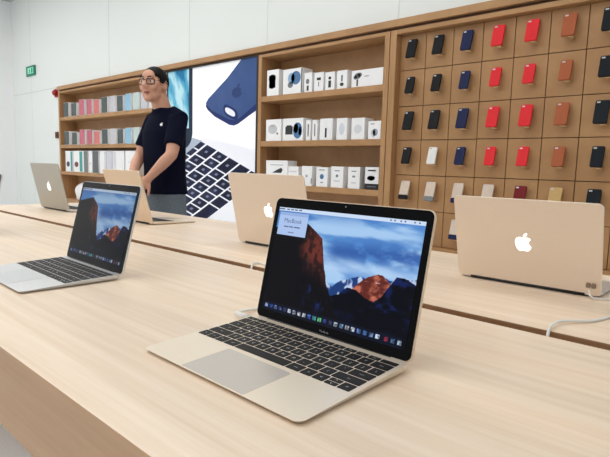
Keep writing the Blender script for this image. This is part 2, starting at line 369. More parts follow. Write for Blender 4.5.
# ---- backlit poster between the two shelf units
PX0, PX1, PZ0, PZ1 = -5.955, -4.215, T-.42, T+1.392
def poster(u, v):
    """tablet, laptop keyboard and navy phone case on white, in wall metres"""
    X = PX0+(PX1-PX0)*u; Z = PZ0+(PZ1-PZ0)*v-T
    col = np.zeros(u.shape+(3,))+C(252, 252, 255)
    # laptop deck: right of line (-5.75,.2)->(-5.13,.568) and below the line to (-4.2,.41)
    deck = (Z < .568-.17*(X+5.13)-.0) & (Z < .568+.60*(X+5.13)+.02)
    col = np.where(deck[..., None], C(236, 238, 247), col)
    lowp = [(-5.585, .43), (-5.38, .565), (-5.19, .525), (-5.64, .26), (-5.96, .06), (-5.96, .43)]
    low = deck & (Z < -.12)
    col = np.where(low[..., None], C(238, 241, 247), col)
    gm = np.zeros(u.shape, bool)
    for i in range(len(lowp)):
        (x1, y1), (x2, y2) = lowp[i], lowp[(i+1) % len(lowp)]
        gm ^= ((y1 > Z) != (y2 > Z)) & (X < (x2-x1)*(Z-y1)/((y2-y1)+1e-9)+x1)
    col = np.where(gm[..., None], C(172, 182, 198), col)
    # keyboard field: lattice fitted to the poster's own slanted rows
    # image-like affine coordinates of the poster
    A, B, D, E = 51.28, 4.6, 15.2, -106.4
    px = 203+(X+5.171)*(45.5)+(X+5.171)**2*5.0
    py = 143-(Z-.498)*(86.+6.*(X+5.17))+(.0)*X
    a = (px-185)*4.57; b = (py-125)*4.57
    s = (a+1.1*b-313)/79.           # row number: 0 = tab row, 1.. towards the viewer
    ri = np.floor(s+.5); fs = s-ri
    t = (a*125-b*190)/9825.          # along a row, growing towards the keyboard's end edge
    d = -.43-t                       # distance from that edge in key widths
    first = np.array([1.5, 1.5, 1., 1.75, 2.25, 1., 1.])[np.clip(ri+2, 0, 6).astype(int)]
    loc = np.where(d < first, d, np.mod(d-first, 1.)); wid = np.where(d < first, first, 1.)
    sp = (ri == 3) & (d > 4.); loc = np.where(sp, np.where(d < 5.25, d-4., np.mod(d-5.25, 5.)), loc); wid = np.where(sp, np.where(d < 5.25, 1.25, 5.), wid)
    inside = (d > .02) & (px < 252)
    key = (np.abs(fs) < .435) & (loc > .07) & (loc < wid-.07) & inside & (s > -1.45) & (s < 3.5)
    key2 = (np.abs(s+1.78) < .2) & (np.mod(d, 1.) > .07) & (np.mod(d, 1.) < .93) & inside
    key = key | key2
    keyc = mixc(np.zeros(u.shape+(3,))+C(26, 30, 52), C(44, 50, 78), sst(.3, .7, fbm(X*8, Z*8, 2)))
    leg = (np.abs(fs+.02) < .10) & (np.abs(loc-wid*.5) < .13) & key & (s > -1.4) & ~sp
    col = np.where(key[..., None], keyc, col)
    col = np.where(leg[..., None], C(120, 126, 150), col)
    # phone case
    def inpoly(P):
        c = np.zeros(u.shape, bool); n = len(P)
        for i in range(n):
            (x1, y1), (x2, y2) = P[i], P[(i+1) % n]
            c ^= ((y1 > Z) != (y2 > Z)) & (X < (x2-x1)*(Z-y1)/((y2-y1)+1e-9)+x1)
        return c
    body = [(-4.41, 1.45), (-4.72, 1.22), (-5.075, 1.01), (-5.115, .965), (-5.12, .925), (-5.085, .885), (-4.95, .80), (-4.68, .695), (-4.60, .685), (-4.53, .70), (-4.15, .87), (-4.15, 1.45)]
    rim = [(-5.12, .925), (-5.085, .885), (-4.95, .80), (-4.68, .695), (-4.60, .685), (-4.53, .70), (-4.15, .87), (-4.15, .95), (-4.50, .765), (-4.60, .745), (-4.70, .76), (-5.0, .87), (-5.09, .935)]
    col = np.where(inpoly(body)[..., None], C(62, 84, 132)+20*(fbm(X*3, Z*3, 8)-.5)[..., None], col)
    col = np.where(inpoly(rim)[..., None], C(40, 54, 104), col)
    hx, hz = X+4.66, Z-.835
    ang = -.38; hx2 = hx*math.cos(ang)-hz*0+hz*-math.sin(ang)*0; r1 = np.abs(hx)/.135; 
    w_ = hz+.38*hx
    col = np.where(((np.abs(hx)/.125)**3+(np.abs(w_)/.064)**3 < 1)[..., None], C(34, 48, 98), col)
    col = np.where(((np.abs(hx+.01)/.088)**2.6+(np.abs(w_)/.036)**2.6 < 1)[..., None], C(232, 236, 246), col)
    lg = ((X+4.555)/.085)**2+((Z-1.045)/.058)**2 < 1
    lg &= ~(((X+4.46)/.03)**2+((Z-1.06)/.024)**2 < 1)
    lg |= ((X+4.53-.3*(Z-1.11))/.022)**2+((Z-1.118)/.018)**2 < 1
    col = np.where(lg[..., None], C(48, 66, 110), col)
    # tablet with a watery blue screen
    tab = (X < -5.385) & (X > -6.6) & (Z > .43)
    rc = (X > -5.585) & (Z < .63)
    tab &= ~(rc & (((X+5.585)/.2)**2+((Z-.63)/.2)**2 > 1))
    col = np.where(tab[..., None], C(38, 50, 68), col)
    w = fbm(X*5+Z*2.2, Z*1.6-X*1.1, 17, 5)
    sc = mixc(np.zeros(u.shape+(3,))+C(84, 164, 198), C(186, 222, 232), sst(.44, .62, w)); sc = mixc(sc, C(40, 116, 160), sst(.58, .42, w)*.0+sst(.46, .34, w))
    scr = (X < -5.46) & (X > -5.91) & (Z > .66)
    scr &= ~((X > -5.56) & (Z < .68))
    col = np.where(scr[..., None], sc, col)
    col = np.where((X < -5.94)[..., None], np.where((Z > .55)[..., None], C(236, 228, 228), C(214, 218, 226)), col)
    return col
pe = empty('wall_poster', (0, YW, 0), 0, 'large backlit poster of a navy phone case and a laptop keyboard', 'poster')
pf = MB()
pf.box(-5.985, -4.19, .0, .05, PZ0-.01, PZ0, b=0); pf.box(-5.985, -5.955, 0, .05, PZ0, FT-.081); pf.box(-4.215, -4.19, 0, .05, PZ0, FT-.081); pf.box(-5.955, -4.215, 0, .05, PZ1, FT-.081)
pf.obj('frame', M['black'], pe)
MB().box(-5.975, -4.2, .05, .29, PZ0-.01, FT-.082).obj('light_box', M['white'], pe)
grid_picture('picture', PX0, PX1, PZ0, PZ1, 560, 430, poster, M['poster'], pe, Matrix(((1, 0, 0, 0), (0, 0, 1, .02), (0, 1, 0, 0), (0, 0, 0, 1))))
MB().box(-5.975, -4.2, .012, .29, 0, PZ0-.0105, b=.003).obj('base_panel', M['oak'], pe)

# ---- phone case wall
GY = YW+.07
gx0 = -2.485; gp = .2405; rows = [T+z for z in (1.363, 1.073, .776, .495, .201, -.093, -.379)]
NC = 8
ge = empty('phone_case_wall', (-2.545, YW, 0), 0, 'oak grid wall with phone cases standing in its square cells', 'display wall')
gw = gx0-(-2.545); gr = gw+NC*gp
MB().box(0, gw, 0, .3, 0, FT-.081, b=.003).obj('side_panel', M['oak_v'], ge)
MB().box(gr, gr+.06, 0, .3, 0, FT-.081, b=.003).obj('side_panel', M['oak_v'], ge)
MB().box(gw, gr, 0, .3, rows[0], FT-.081, b=.003).obj('top_rail', M['oak'], ge)
MB().box(gw, gr, -.0, .3, rows[-1]-.05, rows[-1], b=.003).obj('bottom_rail', M['oak'], ge)
MB().box(gw, gr, .02, .3, 0, rows[-1]-.051, b=.003).obj('base_panel', M['oak'], ge)
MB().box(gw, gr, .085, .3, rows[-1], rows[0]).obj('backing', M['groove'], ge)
tl = MB()
for i in range(NC):
    for j in range(6): tl.box(gw+i*gp+.0028, gw+(i+1)*gp-.0028, .07, .086, rows[j+1]+.0028, rows[j]-.0028, 0, .0015)
tl.obj('tile_panel', M['oak'], ge)

CASEC = {'black': (20, 22, 26), 'navy': (32, 40, 78), 'red': (232, 50, 58), 'brown': (176, 98, 64), 'white': (238, 238, 236), 'midnight': (20, 27, 35),
         'stone': (222, 205, 190), 'oxblood': (122, 34, 40), 'gold': (206, 172, 116), 'grey': (132, 134, 138)}
CM = {k: plain('case_'+k, v, .6, var=.03, bump=.1, spec=.2) for k, v in CASEC.items()}
M['lens'] = plain('camera_ring', (196, 196, 200), .3)
TILT = math.radians(16)
def case_meshes(w, h, col, band=None):
    """local: x across, y out of the wall is -y, z up, origin at the bottom back edge"""
    body = MB()
    o = rrect(-w/2, w/2, 0, h, .010, 5); mt = Matrix(((1, 0, 0, 0), (0, 0, -1, 0), (0, 1, 0, 0), (0, 0, 0, 1)))
    body.slab(rrect(-w/2, w/2, 0, h, .010, 5), 0, .0115, 0, mt)
    inn = [(x*.965, .003+z*.965) for x, z in o]; body.slab(inn, .0115, .0135, 0, mt)
    parts = [('shell', body, CM[col])]
    parts.append(('camera_cutout', MB().slab(rrect(-w/2+.008, -w/2+.03, h-.019, h-.008, .005, 4), .0135, .0143, 0, mt), M['lens']))
    if band: parts.append(('lower_band', MB().slab(rrect(-w/2-.0008, w/2+.0008, -.0008, h*.23, .008, 5), -.0005, .0155, 0, mt), CM[band]))
    return [(n, mb.mesh(n, m)) for n, mb, m in parts]
cases = [['black', 'black', 'navy', 'red', 'red', 'brown', 'midnight'], ['black', 'black', 'navy', 'red', 'red', 'brown', 'midnight'],
         ['black', 'black', 'navy', 'red', 'red', 'brown', 'midnight'], ['black', 'white', 'navy', 'red', 'red', 'brown', 'midnight'],
         [('stone', 'black'), ('stone', 'grey'), ('stone', 'navy'), 'stone', 'oxblood', 'gold', 'midnight'], [None, None, ('stone', 'navy'), None, None, None, None]]
WORD = {'black': 'black', 'navy': 'navy blue', 'red': 'red', 'brown': 'saddle brown', 'white': 'white', 'midnight': 'blue-black', 'stone': 'beige', 'oxblood': 'dark red', 'gold': 'golden tan'}
ORD = ['first', 'second', 'third', 'fourth', 'fifth', 'sixth', 'seventh']
cache = {}
for r, line in enumerate(cases):
    for c, k in enumerate(line):
        if not k: continue
        col, band = k if isinstance(k, tuple) else (k, None)
        big = r in (0, 2, 4, 5); w, h = (.084, .158) if big else (.075, .142)
        key = (col, band, big)
        if key not in cache: cache[key] = case_meshes(w, h, col, band)
        cx = gx0+(c+.5)*gp+.014; cz = (rows[r]+rows[r+1])/2
        zb = cz-h*.46+.012
        if r >= 4: zb = cz-.056
        lab = '%s phone case%s, %s column of grid wall, %s row from top' % (WORD[col], ' with %s lower band' % band if band else '', ORD[c], ORD[r])
        e = empty('phone_case', (cx, GY-.022-h*math.sin(TILT), zb), 0, lab, 'phone case', 'phone cases on the grid wall'); e.rotation_euler = (-TILT, 0, 0)
        for n, me in cache[key]:
            o = bpy.data.objects.new(n, me); COL.objects.link(o); o.parent = e
        # clear ledge of the grid wall that carries the case
        br = MB(); x = cx-(-2.545); yb = .07-.022-h*math.sin(TILT)-.018
        br.box(x+.004, x+.034, yb+.006, .0705, zb-.008, zb-.0042, 0, .001)
        br.obj('ledge', M['brass'] if 'brass' in M else M.setdefault('brass', plain('ledge_tan', (214, 178, 130), .4)), ge)

# ---- boxes on the shelves
def fig_poly(mb, pts, m, y):
    mt = Matrix(((1, 0, 0, 0), (0, 0, -1, y), (0, 1, 0, 0), (0, 0, 0, 1))); mb.slab(pts, 0, .0012, m, mt)
def goods_box(x0, x1, z0, h, dep, label, group, pic=None, colour=None, base='white', name='product_box', y0=YW+.014, cat='box', flip=None):
    w = x1-x0; e = empty(name, ((x0+x1)/2+.010, y0, T+z0), 0, label, cat, group)
    b = MB().box(-w/2, w/2, 0, dep, 0, h, b=.003); b.obj('carton', M[base], e)
    if pic:
        byc = {}
        for c, pts in pic: byc.setdefault(c, []).append([((a-.5)*w, q*h) for a, q in pts])
        for c, pl in byc.items():
            mb = MB()
            for p in pl: fig_poly(mb, p, 0, -.0002)
            mb.obj('picture', plain('print_%s' % '_'.join(map(str, c)), c, .5), e)
    if colour:
        MB().box(-w/2+.004, w/2-.004, -.004, .0, .004, h-.004, b=.002).obj('front_panel', plain('spine_%d_%d_%d' % colour, colour, .5), e)
    return e
def R(a, b, c, d): return [(a, c), (b, c), (b, d), (a, d)]
def El(cx, cy, rx, ry, n=14): return [(cx+rx*math.cos(2*PI*k/n), cy+ry*math.sin(2*PI*k/n)) for k in range(n)]
DK = (40, 42, 46); GR = (120, 124, 130); BL = (70, 118, 168); LB = (140, 180, 215)
g1 = 'white boxes on the top shelf of the middle unit'
B1 = [(-4.075, -3.90, .262, 'white box with a black picture of two lenses', [(DK, El(.45, .66, .3, .16)), (DK, El(.45, .42, .28, .15)), (DK, R(.2, .72, .3, .78))]),
      (-3.838, -3.575, .245, 'wide white box with a blue picture', [(BL, El(.68, .62, .25, .27)), (LB, El(.45, .62, .18, .22)), (GR, El(.40, .36, .14, .12)), (DK, R(.955, .995, .02, .98))]),
      (-3.545, -3.445, .185, 'narrow white box with a dark figure', [(GR, El(.45, .55, .22, .14)), (DK, R(.35, .6, .08, .34))]),
      (-3.415, -3.30, .175, 'small white box with a dark label', [(DK, R(.3, .72, .58, .72)), (GR, R(.46, .54, .25, .5))]),
      (-3.275, -3.165, .165, 'white box with a black upright figure', [(DK, El(.5, .66, .15, .09)), (DK, R(.36, .64, .14, .52))]),
      (-3.135, -3.015, .165, 'white box with a grey bottle picture', [(GR, R(.42, .58, .4, .74)), (DK, El(.5, .24, .18, .1))]),
      (-2.965, -2.625, .147, 'long white box with a grey flower picture', [(GR, El(.2, .66, .1, .18)), (GR, El(.13, .58, .06, .12)), (GR, El(.27, .72, .07, .12)), (DK, R(.17, .22, .06, .46)), (GR, R(.42, .56, .58, .62))])]
for i, (a, b, h, l, pic) in enumerate(B1):
    goods_box(a, b, SH[0], h, .15, '%s, %s on top shelf of middle unit' % (l, ORD[i]), g1, pic)
g2 = 'white boxes on the second shelf of the middle unit'
B2 = [(-4.077, -3.85, .222, 'white box with a faint grey picture', [(GR, El(.76, .34, .06, .05)), ((205, 208, 212), El(.45, .55, .3, .22)), ((180, 184, 190), R(.3, .55, .68, .71))]),
      (-3.828, -3.545, .222, 'wide white box with black square and blue swirl', [(DK, R(.14, .5, .28, .64)), (DK, R(.2, .44, .62, .69)), (BL, El(.74, .45, .22, .36)), (LB, El(.66, .55, .12, .22)), ((150, 90, 130), El(.86, .42, .07, .2))]),
      (-3.505, -3.445, .195, 'slim white box with a grey line', [(DK, R(.4, .6, .2, .8))]),
      (-3.422, -3.358, .195, 'slim white box with a grey stripe', [(GR, R(.4, .6, .2, .8))]),
      (-3.325, -3.17, .202, 'white box with one dark upright bar', [(DK, R(.42, .56, .12, .56))]),
      (-3.12, -2.995, .198, 'plain white box with pale blue print', [((214, 222, 232), El(.5, .5, .26, .28))]),
      (-2.945, -2.80, .192, 'plain white box with a rounded look', [((222, 226, 230), El(.5, .48, .3, .2))]),
      (-2.758, -2.625, .158, 'small white box with a grey kettle shape', [((150, 158, 172), El(.58, .38, .2, .2)), ((200, 205, 212), El(.42, .34, .18, .22)), (GR, R(.2, .5, .82, .86))])]
for i, (a, b, h, l, pic) in enumerate(B2):
    goods_box(a, b, SH[1], h, .14, '%s, %s on second shelf of middle unit' % (l, (ORD+['eighth'])[i]), g2, pic)
g3 = 'white boxes on the third shelf of the middle unit'
B3 = [(-4.064, -3.745, .245, 'large white box with a dark wedge picture', [(DK, [(.3, .48), (.55, .62), (.72, .70), (.78, .6), (.72, .48)]), (GR, R(.2, .8, .8, .82))], 'white'),
      (-3.735, -3.595, .188, 'low plain white box', [((222, 220, 218), R(.15, .85, .7, .76))], 'white'),
      (-3.547, -3.41, .196, 'white box with two dark figures by its edge', [((190, 190, 194), El(.5, .5, .12, .08)), (DK, R(.93, .985, .12, .4))], 'white'),
      (-3.352, -3.21, .188, 'white box with a small blue picture', [(BL, El(.5, .52, .18, .13)), (GR, R(.25, .75, .84, .88)), (GR, R(.4, .6, .2, .25))], 'white'),
      (-3.168, -3.02, .198, 'white box with a small grey sketch', [(GR, El(.5, .56, .1, .07)), (GR, R(.3, .7, .78, .82)), ((200, 200, 204), R(.25, .75, .3, .34))], 'white'),
      (-2.964, -2.83, .198, 'white box with a pale sketch of a lamp', [((150, 150, 156), El(.5, .56, .14, .05)), (GR, R(.3, .7, .78, .82)), ((200, 200, 204), R(.3, .7, .25, .29))], 'white'),
      (-2.773, -2.62, .205, 'black and white box with a black picture', [((240, 241, 243), R(.02, .98, .26, .98)), (DK, El(.45, .5, .28, .11)), (GR, R(.2, .75, .8, .86)), (GR, R(.2, .8, .12, .15))], 'black')]
for i, (a, b, h, l, pic, base) in enumerate(B3):
    goods_box(a, b, SH[2], h, .14, '%s, %s on third shelf of middle unit' % (l, ORD[i]), g3, pic, base=base)
# left unit: slim boxes with coloured fronts
DG = (78, 88, 88); PK = (205, 110, 128); CP = (196, 104, 118); CO = (214, 120, 116); PG = (206, 206, 214); LBL = (150, 198, 226); MT = (200, 218, 214); WH = (232, 234, 236)
xs = [-9.05, -8.755, -8.468, -8.204, -7.967, -7.708, -7.468, -7.235, -7.006, -6.785, -6.57, -6.36]
cw = ['dark grey', 'dark grey', 'pink', 'rose', 'coral', 'dark grey', 'pale lilac', 'dark grey', 'light blue', 'pale mint', 'pale grey', 'white']
cc = [DG, DG, PK, CP, CO, DG, PG, DG, LBL, MT, PG, WH]
W10 = ORD+['eighth', 'ninth', 'tenth', 'eleventh', 'twelfth']
for s, (nm, dh) in enumerate((('top', .0), ('second', .01))):
    for i, x in enumerate(xs):
        w = min(.185, (xs[i+1]-x-.06) if i < 11 else .14)
        goods_box(x, x+w, SH[s], .235-.022*(i % 3 == 1)+.012*(i in (2, 7))-dh, .17, 'white slim box with %s front, %s on %s shelf at far left' % (cw[i], W10[i], nm), 'slim boxes on the %s shelf of the left unit' % nm, colour=cc[i])
TE = (64, 160, 156)
for i, (x, w, l, pic, colour) in enumerate((
        (-9.03, .27, 'white teal-edged box with dark round picture', [((58, 54, 84), El(.38, .36, .22, .13)), (TE, R(.74, .98, .03, .97))], None),
        (-8.72, .36, 'white teal-edged box with dark red round picture', [((120, 48, 58), El(.3, .36, .2, .13)), (TE, R(.62, .9, .03, .97))], None),
        (-8.335, .14, 'box with a mid grey front', None, (122, 130, 130)), (-8.16, .10, 'narrow plain white box', [((222, 222, 226), R(.2, .8, .4, .45))], None),
        (-8.03, .19, 'box with a charcoal front', None, (98, 102, 106)), (-7.80, .20, 'plain white box with a lilac edge', [((212, 208, 222), R(.78, .97, .03, .97))], None),
        (-7.57, .15, 'box with a pale lilac front', None, (214, 214, 224)), (-7.39, .33, 'wide plain white box', [((224, 224, 232), R(.05, .3, .05, .95))], None),
        (-7.02, .28, 'white box at the right end', [((226, 228, 232), R(.3, .8, .5, .56))], None))):
    goods_box(x, x+w, SH[2], .345, .17, '%s, %s on third shelf at far left' % (l, W10[i]), 'boxes on the third shelf of the left unit', pic, colour)
# white rounded bag on the lowest shelf
bag = MB()
rowsb = []
for k in range(15):
    t = k/14; rr = math.sin(min(1, t*1.15+.12)*PI*.5)*(1-.9*max(0, t-.55)/.45*.9)
    rowsb.append((.01*math.sin(t*7), .01*math.cos(t*5), t*.285, .235*(.86+.14*math.sin(t*3))*math.sqrt(max(.03, 1-(max(0, t-.35)/.68)**2)), .115*math.sqrt(max(.03, 1-(max(0, t-.35)/.68)**2)), .75))
bag.rings(rowsb)
tag(bag.obj('white_bag', M['white'], None, (-8.60, YW+.15, T+SH[3]+.001)), 'white rounded bag on the lowest shelf behind the leftmost silver laptop', 'bag')

# ---- small things on the white wall
ex = empty('exit_sign', (-10.385, YW+.02, T+1.86), 0, 'small green and mint emergency exit sign high on the wall', 'sign')
MB().box(-.20, .20, -.03, .0, -.088, .088, b=.004).obj('panel', M['sign_green'], ex)
pg = MB()
for pts in ([(-.12, -.05), (.14, -.05), (.14, .055), (-.12, .055)],): fig_poly(pg, pts, 0, -.0302)
pg.obj('lit_window', M['sign_mint'], ex)
rn = MB()   # running figure and doorway
for pts in (El(-.035, .037, .012, .012), [(-.055, .022), (-.02, .026), (-.01, -.008), (-.04, -.012)], [(-.04, -.012), (-.018, -.01), (.0, -.036), (-.014, -.042)], [(-.04, -.012), (-.028, -.02), (-.07, -.042), (-.078, -.03)], R(.05, .11, -.04, .045)): fig_poly(rn, pts, 0, -.0316)
rn.obj('pictogram', M['sign_green'], ex)
al = empty('fire_alarm', (-9.315, YW+.02, T+1.385), 0, 'red fire alarm sounder on the wall beside the left end of the oak header', 'alarm')
MB().box(-.06, .06, -.02, 0, -.07, .07, b=.006).obj('back_box', M['red_plastic'], al)
MB().tube([(0, -.02, 0), (0, -.05, 0), (0, -.07, 0)], [.052, .048, .03], 20).obj('sounder', M['red_plastic'], al)
sw = empty('wall_switch', (-9.32, YW+.02, T+.675), 0, 'small brown switch box on the wall beside the left shelf unit', 'switch')
MB().box(-.045, .045, -.03, 0, -.055, .055, b=.005).obj('housing', M['brown_plastic'], sw)
MB().box(-.018, .018, -.038, -.03, -.025, .025, b=.003).obj('rocker', M['black'], sw)

# ------------------------------------------------------------------ table
TX0, TX1, TY0, TG0, TG1, TY1 = -3.04, 2.4, .2186, .815, .845, 1.436
te = empty('display_table', (0, 0, 0), 0, 'long pale oak display table with a cable slot along its middle', 'table')
def top_slab(y0, y1, face):
    o = MB().box(TX0, TX1, y0, y1, T-.112, T, b=.0025).obj('tabletop', [M['table'], M['table_shaded'], M['slot']], te)
    for p in o.data.polygons:                      # upright faces: side shade put into a browner oak, slot face in slot colour
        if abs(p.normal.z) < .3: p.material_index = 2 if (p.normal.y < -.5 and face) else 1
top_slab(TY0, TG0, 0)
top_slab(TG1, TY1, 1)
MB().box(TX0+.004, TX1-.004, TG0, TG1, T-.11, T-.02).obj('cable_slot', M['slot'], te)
for x in (TX0, TX1-.1):
    MB().box(x, x+.1, TY0+.02, TY1-.02, 0, T-.113, b=.003).obj('leg', M['table'], te)
MB().box(TX0+.1, TX1-.1, .76, .9, .25, T-.113, b=.003).obj('cable_spine', M['table'], te)

# ------------------------------------------------------------------ laptops
def keyrows(x0, x1, y0, y1):
    """(legend, cx, cy, w, h) for a notebook keyboard; y0 front"""
    W = x1-x0; u = W/14.5; g = .0020; fh = (y1-y0)*.105; rh = (y1-y0-fh)/5
    rows_ = [[('esc', 1.15)]+[('F%d' % k, 1.0) for k in range(1, 13)]+[('', 1.35)],
             [(c, 1) for c in '`1234567890-=']+[('delete', 1.5)],
             [('tab', 1.5)]+[(c, 1) for c in 'QWERTYUIOP[]\\'],
             [('caps', 1.75)]+[(c, 1) for c in "ASDFGHJKL;'"]+[('return', 1.75)],
             [('shift', 2.25)]+[(c, 1) for c in 'ZXCVBNM,./']+[('shift', 2.25)],
             [('fn', 1), ('ctrl', 1), ('alt', 1), ('cmd', 1.25), ('', 5), ('cmd', 1.25), ('alt', 1), ('<', 1), ('^', 1), ('>', 1)]]
    out = []; y = y1
    for i, r in enumerate(rows_):
        h = fh if i == 0 else rh; x = x0
        for t, w in r:
            if t == '^':
                out.append(('^', x+u/2, y-h*.25, u-g, h/2-g*.8)); out.append(('v', x+u/2, y-h*.75, u-g, h/2-g*.8))
            else: out.append((t, x+w*u/2, y-h/2, w*u-g, h-g))
            x += w*u
        y -= h
    return out
key_cache = {}
def key_mesh(t, w, h):
    k = (t, round(w, 5), round(h, 5))
    if k in key_cache: return key_cache[k]
    mb = MB(); mb.slab(rrect(-w/2, w/2, -h/2, h/2, .0012, 3), 0, .0005, 0)
    if t:
        sz = .0062 if len(t) == 1 else (.0032 if len(t) < 4 else .0026)
        vs, fs = text_mb(t, sz, at=(0, 0, .00055)); mb.add(vs, fs, 1)
    key_cache[k] = mb.mesh('key', [M['key'], M['legend']]); return key_cache[k]
pic_cache = {}
def laptop(label, group, loc, rot, tilt, W, D, LH, shell, back, pad, scr, logo, kx, ky, padx, pady, ztop=.0115, slope=.035, dialog=False, logosize=.036, nx=300, r=.010, bezel=.0105, lv0=0.):
    e = empty('laptop', (loc[0], loc[1], T), rot, label, 'laptop', group)
    top = lambda y: ztop+y*slope
    def zf(x, y, t):
        edge = 1.0
        return top(y) if t else .0012+.0016*(1-min(1, -y/D))
    out = rrect(-W/2, W/2, -D, 0, r, 7)
    mb = MB(); mb.slab(out, 0, 0, 0, None, zf, .0032)
    b = mb.obj('base', shell, e)
    mo = b.modifiers.new('bevel', 'BEVEL'); mo.width = .0009; mo.segments = 2; mo.limit_method = 'ANGLE'; mo.angle_limit = 1.0
    for x in (-1, 1):
        for y in (-.02, -D+.02): MB().tube([(x*(W/2-.02), y, 0), (x*(W/2-.02), y, .0014)], .005, 12).obj('rubber_foot', M['black'], b)
    an = math.atan(slope)
    # keyboard plate and keys
    kp = MB(); kp.slab(rrect(kx[0]-.0012, kx[1]+.0012, ky[0]-.0012, ky[1]+.0012, .002, 3), 0, .00025, 0, None, lambda x, y, t: top(y)+(.00025 if t else -.0004))
    kb = kp.obj('keyboard', shell, e)
    for t, cx, cy, w, h in keyrows(kx[0], kx[1], ky[0], ky[1]):
        k = bpy.data.objects.new('key', key_mesh(t, w, h)); COL.objects.link(k); k.parent = kb
        k.location = (cx, cy, top(cy)+.0002); k.rotation_euler = (an, 0, 0)
    tp = MB(); tp.slab(rrect(padx[0], padx[1], pady[0], pady[1], .003, 4), 0, 0, 0, None, lambda x, y, t: top(y)+(.0003 if t else -.0005))
    tp.obj('trackpad', pad, e)
    # lid: local frame (x, v up the lid, n towards the user)
    z0 = ztop-.0015; ct, st = math.cos(tilt), math.sin(tilt)
    LM = Matrix(((1, 0, 0, 0), (0, st, -ct, 0), (0, ct, st, z0), (0, 0, 0, 1)))   # n = (0,-cos,sin) faces the user
    lm = MB(); lm.slab(rrect(-W/2, W/2, lv0, LH, r, 7), -.0042, 0, 0, LM); ld = lm.obj('lid', back, e)
    mo = ld.modifiers.new('bevel', 'BEVEL'); mo.width = .0009; mo.segments = 2; mo.limit_method = 'ANGLE'; mo.angle_limit = 1.0
    MB().tube([(-W*.40, .0012 if lv0 else -.0005, z0-(.0055 if lv0 else .001)), (W*.40, .0012 if lv0 else -.0005, z0-(.0055 if lv0 else .001))], .0036 if lv0 else .0035, 12).obj('hinge', M['black'], e)
    MB().slab(rrect(-W/2+.0012, W/2-.0012, .0012, LH-.0012, r-.001, 7), .0001, .0006, 0, LM).obj('bezel', M['black_glass'], e)
    sx = W/2-bezel; sv0 = .0135; sv1 = sv0+2*sx/1.6 if False else LH-.0155
    nm = (scr.name, dialog, round(W, 4), nx)
    if nm in pic_cache:
        so = bpy.data.objects.new('screen', pic_cache[nm]); COL.objects.link(so); so.parent = e
    else:
        so = grid_picture('screen', -sx, sx, sv0, sv1, nx, int(nx*.63), lambda u, v: landscape(u, v, dialog), scr, e, Matrix.Identity(4)); pic_cache[nm] = so.data
    so.matrix_local = LM @ Matrix.Translation((0, 0, .0009))
    ca = MB(); ca.tube([(0, LH-.006, .0005), (0, LH-.006, .0008)], .0013, 12); c = ca.obj('camera', M['text_grey'], e); c.matrix_local = LM
    lg = MB(); mark(lg, logosize, LM @ Matrix.Translation((0, LH*.5, -.0043)) @ Matrix.Rotation(PI, 4, 'Y'), .0003)
    lg.obj('logo', logo, ld)
    if dialog:
        def txt(body, size, x, v, m, n):
            vs, fs = text_mb(body, size); t = MB(); t.add(vs, fs); o = t.obj(n, m, so); o.location = (x, v, .0003); return o
        txt('MacBook', .0098, -.0965, .1545, M['text'], 'window_title')
        ln = MB()
        for x0, x1 in ((-.114, -.104), (-.1025, -.094), (-.092, -.080)): ln.box(x0, x1, .1445, .1462, 0, .0002)
        for x0, x1 in ((-.103, -.097), (-.096, -.091)): ln.box(x0, x1, .1362, .1374, 0, .0002)
        ln.obj('window_lines', M['text'], so)
        vs, fs = text_mb('MacBook', .0044); t = MB(); t.add(vs, fs); o = t.obj('lettering', M['text_grey'], e); o.matrix_local = LM @ Matrix.Translation((0, .0062, .0008))
    return e, LM
K12 = dict(W=.2805, D=.1965, LH=.190, kx=(-.1365, .1345), ky=(-.1145, -.0135), padx=(-.0565, .0565), pady=(-.1945, -.1215))
gfront = 'laptops along the front of the table'
laptop('gold laptop open in the foreground, keyboard and bright mountain picture facing us', gfront, (-.4501, .539), -.0066, .2214, shell=M['gold'], back=M['gold_back'], pad=M['trackpad'], scr=M['screen'], logo=M['mirror_logo'], dialog=True, nx=420, **K12)
laptop('silver laptop open to the left of the gold foreground laptop, darker screen facing us', gfront, (-1.1334, .5318), -.0198, .2478, shell=M['silver'], back=M['silver'], pad=M['trackpad_s'], scr=M['screen_dim'], logo=M['mirror_logo'], **K12)
laptop('laptop cut by the left edge of the picture, only a dark screen corner showing', gfront, (-1.968, .53), -.01, .235, shell=M['silver'], back=M['silver'], pad=M['trackpad_s'], scr=M['screen_dim'], logo=M['mirror_logo'], **K12)
def scaled(W, D, LH):
    return dict(W=W, D=D, LH=LH, kx=(-W*.44, W*.44), ky=(-D*.53, -D*.085), padx=(-W*.165, W*.165), pady=(-D*.96, -D*.6), ztop=.0125, slope=.035, nx=120, bezel=.016, lv0=-.0055)
gback = 'laptops along the back of the table with lids towards us'
A11 = dict(scaled(.300, .192, .188), ztop=.0115, slope=.045)
eR, LR = laptop('silver laptop at the right seen from behind with lit logo, nearest of the turned-away ones', gback, (-.3919, 1.1456), 3.1604, .2734, shell=M['silver'], back=M['silver_back'], pad=M['trackpad_s'], scr=M['screen_dim'], logo=M['lit_logo'], logosize=.041, **A11)
laptop('silver laptop seen from behind just left of the gold foreground laptop screen', gback, (-1.105, 1.0796), 3.1521, .2281, shell=M['silver'], back=M['silver_back'], pad=M['trackpad_s'], scr=M['screen_dim'], logo=M['lit_logo'], logosize=.043, **scaled(.314, .218, .216))
laptop('gold laptop turned away in front of the standing man', gback, (-1.955, 1.10), 3.125, .28, shell=M['gold'], back=M['gold_back'], pad=M['trackpad'], scr=M['screen_dim'], logo=M['mirror_logo'], **scaled(.300, .205, .210))
